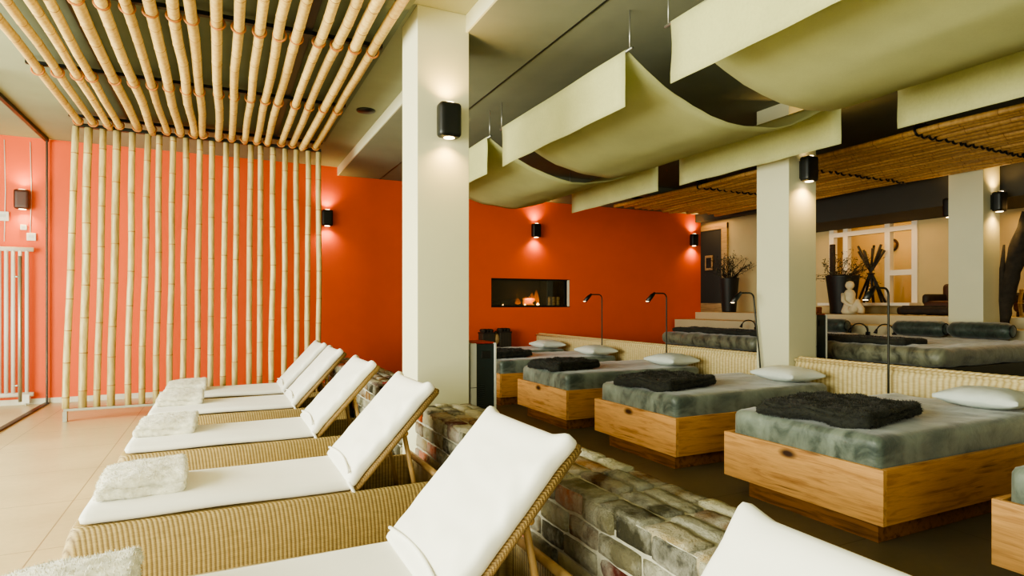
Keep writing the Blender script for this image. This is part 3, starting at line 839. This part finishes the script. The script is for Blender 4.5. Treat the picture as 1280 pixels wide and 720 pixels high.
for y, lab in ((5.58, 'small black gooseneck lamp on the white ledge wall, left of the pair'), (5.2, 'small black gooseneck lamp on the white ledge wall beside the bolster'), (7.6, 'small black gooseneck lamp on the ledge left of the middle column')):
    t = thing('gooseneck_lamp', lab, 'wall lamp', (8.4, y, .86), 'small gooseneck lamps on the ledge')
    MB().box(-.02, 0, -.03, .03, -.04, .04, .004).build('wall_plate', M['black'], t)
    pts = [(-.02, 0, 0)]+[(-.02-.1*(1-math.cos(a)), .06*(1-math.cos(a)), .05+.11*math.sin(a)) for a in [k*PI/8 for k in range(8)]]
    MB().tube(pts, .009, 8).build('neck', M['black'], t)
    e = Vector(pts[-1]); MB().tube([e, e+Vector((-.015, .015, -.06))], [.012, .026], 10).build('lamp_head', M['black'], t)

# ------------------------------------------------------------------ air towers
def tower(x, y, z, h, lab):
    t = thing('air_purifier', lab, 'air purifier', (x, y, z), 'slim dark towers beside the columns')
    W, D = .215, .32
    MB().box(.0, .05, 0, D, 0, h, .008).build('side_panel', M['whiteplastic'], t)
    MB().box(W-.018, W, 0, D, 0, h, .005).build('side_panel', M['whiteplastic'], t)
    MB().box(.05, W-.018, .012, D-.01, .0, h-.008).build('dark_body', M['towerdark'], t)
    MB().box(.02, W-.01, .02, D-.02, h-.006, h+.006, .003).build('top_cover', M['redcover_reflection'], t)  # red here paints the wall's reflection onto the top
    MB().box(.09, W-.05, .004, .016, h-.12, h-.06, .003).build('control_slot', M['black'], t)
    m = MB()
    for k in range(22): m.box(.066, .115, .004, .014, h*.34+k*.016, h*.34+k*.016+.007)
    m.build('grille', M['towerdark'], t)
    MB().box(-.001, .051, -.001, .01, h*.66, h*.664).build('seam', M['black'], t)
tower(1.705, 4.25, 0, 1.0, 'slim dark teal tower with white sides beside the brick wall column')
tower(5.56, 4.28, .2, .99, 'slim dark tower with white sides right of the middle column')

# log baskets by the back wall, book on brick wall
for x, y, h, lab in ((4.1, 9.5, .86, 'tall dark log basket by the orange wall, left of two'), (4.42, 9.5, .87, 'tall dark log basket under the fireplace, right of two')):
    t = thing('log_basket', lab, 'basket', (x, y, 0), 'dark baskets under the fireplace')
    m = MB(); w = .11; m.box(-w, w, -.1, .1, 0, h-.06, .006); m.build('basket_body', M['basket'], t)
    MB().box(-w-.006, w+.006, -.106, .106, h-.07, h-.045, .004).build('rim', M['darkwood'], t)
    for k in range(3): MB().tube([(-.065+.065*k, -.08, h-.02), (-.065+.065*k, .08, h-.02)], .032, 8).build('log', M['bark'], t)
t = thing('lantern', 'small pale round lantern between the two dark baskets', 'lantern', (4.27, 9.48, 0))
MB().lathe([(.05, 0), (.06, .02), (.02, .05), (.02, .6), (.06, .64), (.075, .7), (.05, .77), (.02, .8)], (0, 0, 0), 16).build('body', M['log'], t)
MB().lathe([(.03, .8), (.035, .81), (.004, .84)], (0, 0, 0), 12).build('cap', M['darksteel'], t)
tag(MB().box(-.06, .06, -.1, .1, 0, .018, .003).build('booklet', M['redcover_reflection'], None, (1.4, 5.35, .575), .3), 'red booklet lying on the brick wall behind the column', 'book')

# ------------------------------------------------------------------ raised room beyond the ledge
w = struct(bpy.data.objects.new('window_2', None), 'interior window with white bars in the raised room'); COL.objects.link(w)
m = MB(); b = .045
for y in (WY0+b, 6.42, 7.18, WY1-b): m.box(XF-.04, XF+.06, y-b, y+b, WZ0+.001, WZ1-.001)
m.box(XF-.046, XF+.054, WY0+.001, WY1-.001, 2.52, 2.60); m.box(XF-.043, XF+.057, WY0+.002, 6.42, 1.78, 1.87)
m.build('window_frame', M['framewhite'], w)
MB().box(XF-.3, XF+.05, WY0-.03, WY1+.05, WZ0-.05, WZ0, .005).build('window_sill', M['framewhite'], w)
MB().box(XF+.02, XF+.028, WY0, WY1, WZ0, WZ1).build('pane', M['glass'], w)
t = thing('wall_medallion', 'round dark medallion on the wall behind the window', 'ornament', (XF+1.59, 7.35, 2.45))
MB().torus((0, 0, 0), (1, 0, 0), .1, .025, 20).build('ring', M['bark'], t)
MB().tube([(-.01, 0, 0), (.01, 0, 0)], .07, 16).build('disc', M['log'], t)
d = struct(bpy.data.objects.new('door_1', None), 'pale oak door with dark glass right of the orange wall'); COL.objects.link(d)
m = MB(); m.box(XF-.05, XF, 10.0, 10.17, 1.13, 3.12); m.box(XF-.05, XF, 10.9, 11.05, 1.13, 3.12); m.box(XF-.056, XF-.004, 10.0, 11.05, 3.0, 3.125); m.box(XF-.056, XF-.004, 10.0, 11.05, 1.131, 1.32)
m.build('door_frame', M['lightoak'], d)
MB().box(XF-.035, XF-.015, 10.17, 10.9, 1.32, 3.0).build('door_glass', M['darkceil'], d)
MB().box(XF-.06, XF-.05, 10.08, 10.1, 1.6, 1.75).build('hinge', M['steel'], d)
t = thing('picture_frame', 'small framed picture on the dark glass door', 'picture', (XF-.04, 10.55, 2.25))
MB().box(-.02, 0, -.12, .12, -.17, .17, .004).build('frame', M['lightoak'], t); MB().box(-.023, -.02, -.08, .08, -.12, .12).build('picture', M['darkwood'], t)

def plant(loc, h, rt, rb, lab, plab, spread, nb, seed, up=.8, jit=.35):
    random.seed(seed)
    t = thing('planter', lab, 'plant', loc)
    MB().lathe([(rb, 0), (rb*1.02, .02), (rt, h-.03), (rt*1.03, h), (rt*.93, h), (rt*.9, h-.05)], (0, 0, 0), 28).build('pot', M['pot'], t)
    br = MB(); lf = MB()
    for i in range(nb):
        a = random.uniform(0, 2*PI); q = Vector((math.cos(a)*rt*.3, math.sin(a)*rt*.3, h-.06)); d = Vector((math.cos(a)*spread, math.sin(a)*spread, up)).normalized()
        pts = [q]
        for k in range(7):
            d = (d+Vector((random.gauss(0,jit), random.gauss(0,jit), random.gauss(0,jit*.7)))).normalized(); q = q+d*random.uniform(.05, .11); pts.append(q)
            for _ in range(4):
                p = q+Vector((random.gauss(0,.025), random.gauss(0,.025), random.gauss(0,.025)))
                n = Vector((random.gauss(0,1), random.gauss(0,1), random.gauss(0,1))).normalized(); n2 = n.cross(d).normalized()
                L = random.uniform(.025, .06)
                lf.face([lf.bm.verts.new(p), lf.bm.verts.new(p+n*L*.5+n2*L*.2), lf.bm.verts.new(p+n*L), lf.bm.verts.new(p+n*L*.5-n2*L*.2)])
        br.tube(pts, [.007-.0007*k for k in range(8)], 5)
    br.build('branches', M['bark'], t); lf.build('foliage', M['leaf'], t)
    return t
plant((9.62, 6.85, 1.13), .66, .26, .18, 'large black planter with dry twigs on the ledge behind the pale statue', '', .9, 26, 11, .55)
plant((9.6, 9.4, 1.13), .72, .2, .14, 'tall black planter with wispy branches left of the middle column', '', .5, 34, 12, 1.6, .2)
random.seed(21)
tag(MB().box(-.035, .035, -.035, .035, 0, 1.25, .004).build('wooden_post', M['darkwood'], None, (9.98, 7.3, 1.13)), 'dark upright wooden post behind the black planter', 'post')
# twig bundle on the sill
t = thing('stick_bundle', 'tipi shaped bundle of dark sticks standing before the window', 'decoration', (XF-.15, 6.63, WZ0))
for k in range(9):
    a = 2*PI*k/9; r0, r1 = .2, .19
    MB().tube([(.35*r0*math.cos(a), r0*math.sin(a)*1.25, .0), (.01*math.cos(a), .02*math.sin(a), .5), (-.35*r1*math.cos(a+.3), -r1*math.sin(a+.3)*1.25, .93+.06*math.sin(k*2))], [.02, .018, .02], 8).build('stick', M['black'], t)
MB().torus((0, 0, .5), (0, 0, 1), .05, .014).build('cord', M['bark'], t)
# seated statue
t = thing('statue', 'pale abstract stone figure of a seated person hugging a knee on the ledge', 'statue', (9.25, 6.42, 1.13))
mb = MB()
mb.lathe([(.02, 0), (.13, .01), (.15, .05), (.12, .12), (.095, .2), (.1, .28), (.105, .34), (.075, .39), (.035, .41), (.035, .43)], (0, .04, 0), 20, .8, .85)
mb.tube([(-.02, .03, .06), (-.06, -.09, .1), (-.07, -.15, .2), (-.06, -.2, .09), (-.06, -.19, .03)], [.075, .07, .055, .05, .055], 12)
mb.tube([(-.06, .1, .34), (-.1, .08, .22), (-.1, -.02, .15), (-.08, -.13, .14)], [.04, .033, .03, .028], 10)
mb.tube([(.06, .1, .34), (.08, .0, .22), (.0, -.1, .19)], [.04, .033, .03], 10)
mb.lathe([(.01, .41), (.045, .42), (.066, .455), (.068, .49), (.05, .53), (.01, .545)], (-.01, .03, 0), 18, .95, 1)
mb.build('figure', M['statue'], t)
tag(MB().soft((0, 0, .06), (.16, .3, .12), .02, .03, lambda p: nz(p, 8, .02, 3)).build('wood_block', M['copper'], None, (9.2, 7.12, 1.13)), 'reddish brown wood block on the ledge beside the middle column', 'wood block')
mb = MB(); mb.tube([(0, -.35+.7*k/10, .07) for k in range(11)], [.06+.008*noise.noise(Vector((k*.7, 1, 2))) for k in range(11)], 12)
t = thing('log_bowl', 'long dark hollow log lying on the ledge left of the far right column', 'bowl', (9.2, 5.28, 1.13))
mb.build('log_body', M['darkwood'], t)
MB().tube([(-.0, -.3, .125), (-.0, .3, .125)], .022, 8).build('rim', M['bark'], t)
# driftwood slab
t = thing('driftwood_slab', 'tall dark driftwood slab standing right of the far right column', 'driftwood', (8.78, 3.98, .99))
mb = MB(); n = 16; pts = []; rr = []
for k in range(n+1):
    q = k/n; pts.append((.16*q*q+.0, .10-.2*q**1.6+.03*noise.noise(Vector((q*5, 2, 1))), q*1.42)); rr.append(.035+.035*math.sin(q*PI*.8)+.02*noise.noise(Vector((q*7, 4, 2)))+.03*q)
mb.tube(pts, rr, 12)
for v in mb.bm.verts: v.co += nz(v.co, 9, .03, 2)
mb.build('trunk', M['bark'], t)
MB().tube([(.0, .09, 0), (.0, .12, .35), (.01, .13, .75), (.03, .12, 1.05)], [.05, .04, .03, .012], 9).build('side_stem', M['bark'], t)
# lounge chairs
def chair(loc, rz, lab, mat):
    t = thing('lounge_chair', lab, 'armchair', loc, None, rz)
    MB().soft((0, 0, .14), (.6, .62, .16), .05, .04).build('seat', mat, t)
    MB().soft((.25, 0, .32), (.14, .62, .32), .06, .04).build('backrest', mat, t)
    for y in (-.28, .28): MB().soft((0, y, .24), (.6, .1, .16), .045, .04).build('armrest', M['darkwood'], t)
    for x in (-.24, .24):
        for y in (-.26, .26): MB().tube([(x, y, 0), (x, y, .08)], .025, 8).build('leg', M['darkwood'], t)
chair((9.78, 5.15, 1.13), 0, 'dark brown leather armchair left of the far right column', M['brownleather'])
chair((9.75, 4.0, 1.13), 0, 'brown leather armchair right of the driftwood slab at the right edge', M['brownleather'])
t = thing('wicker_lantern', 'pale slatted wicker lantern beside the brown armchair at the right edge', 'lantern', (9.3, 4.06, 1.13))
for k in range(9):
    a = 2*PI*k/9; MB().tube([(.08*math.cos(a), .08*math.sin(a), 0), (.1*math.cos(a), .1*math.sin(a), .18), (.08*math.cos(a), .08*math.sin(a), .36)], .008, 6).build('rib', M['log'], t)
for z in (.01, .18, .35): MB().torus((0, 0, z), (0, 0, 1), .085 if z != .18 else .103, .008, 18).build('hoop', M['log'], t)

# ------------------------------------------------------------------ lights
def area(name, loc, rot, sx_, sy_, e, col=(1, 1, 1), spread=180):
    l = bpy.data.lights.new(name, 'AREA'); l.shape = 'RECTANGLE'; l.size = sx_; l.size_y = sy_; l.energy = e; l.color = col; l.spread = math.radians(spread)
    o = bpy.data.objects.new(name, l); COL.objects.link(o); o.location = loc; o.rotation_euler = rot; return o
DAY = (.98, 1.0, .83)
area('daylight', (-4.6, 3.0, 1.75), (0, -PI/2, 0), 3.0, 8.5, 1000, DAY)
area('rear_fill', (-1.2, -3.7, 1.9), (PI/2, 0, 0), 4.0, 2.4, 80, DAY)  # added fill lamp in front of the solid rear wall, no window there
area('passage_light', (9.75, 6.6, 2.62), (0, 0, 0), .5, 2.2, 9, (1, .58, .22))
area('passage_light', (9.8, 3.9, 2.62), (0, 0, 0), .5, 1.6, 9, (1, .56, .2))
area('window_room_light', (11.2, 6.9, 3.0), (0, 0, 0), .6, 2.5, 32, (1, .54, .18))
area('passage_light', (9.8, 10.3, 3.2), (0, 0, 0), .6, .8, 6, (1, .6, .26))
wd = bpy.data.worlds.new('world'); scene.world = wd; wd.use_nodes = True
bg = wd.node_tree.nodes['Background']; bg.inputs['Color'].default_value = (.95, 1, .92, 1); bg.inputs['Strength'].default_value = .8

# ------------------------------------------------------------------ camera
cd = bpy.data.cameras.new('camera'); cam = bpy.data.objects.new('camera', cd); COL.objects.link(cam)
cam.location = (0, 0, H); cam.rotation_euler = (PI/2, 0, -math.atan2(363, 752))
cd.sensor_width = 36; cd.lens = 36*752/1280; cd.shift_y = 20/1280; cd.clip_start = .05
scene.camera = cam
scene.view_settings.view_transform = 'AgX'
scene.view_settings.look = 'AgX - Medium High Contrast'
scene.view_settings.exposure = 0.25
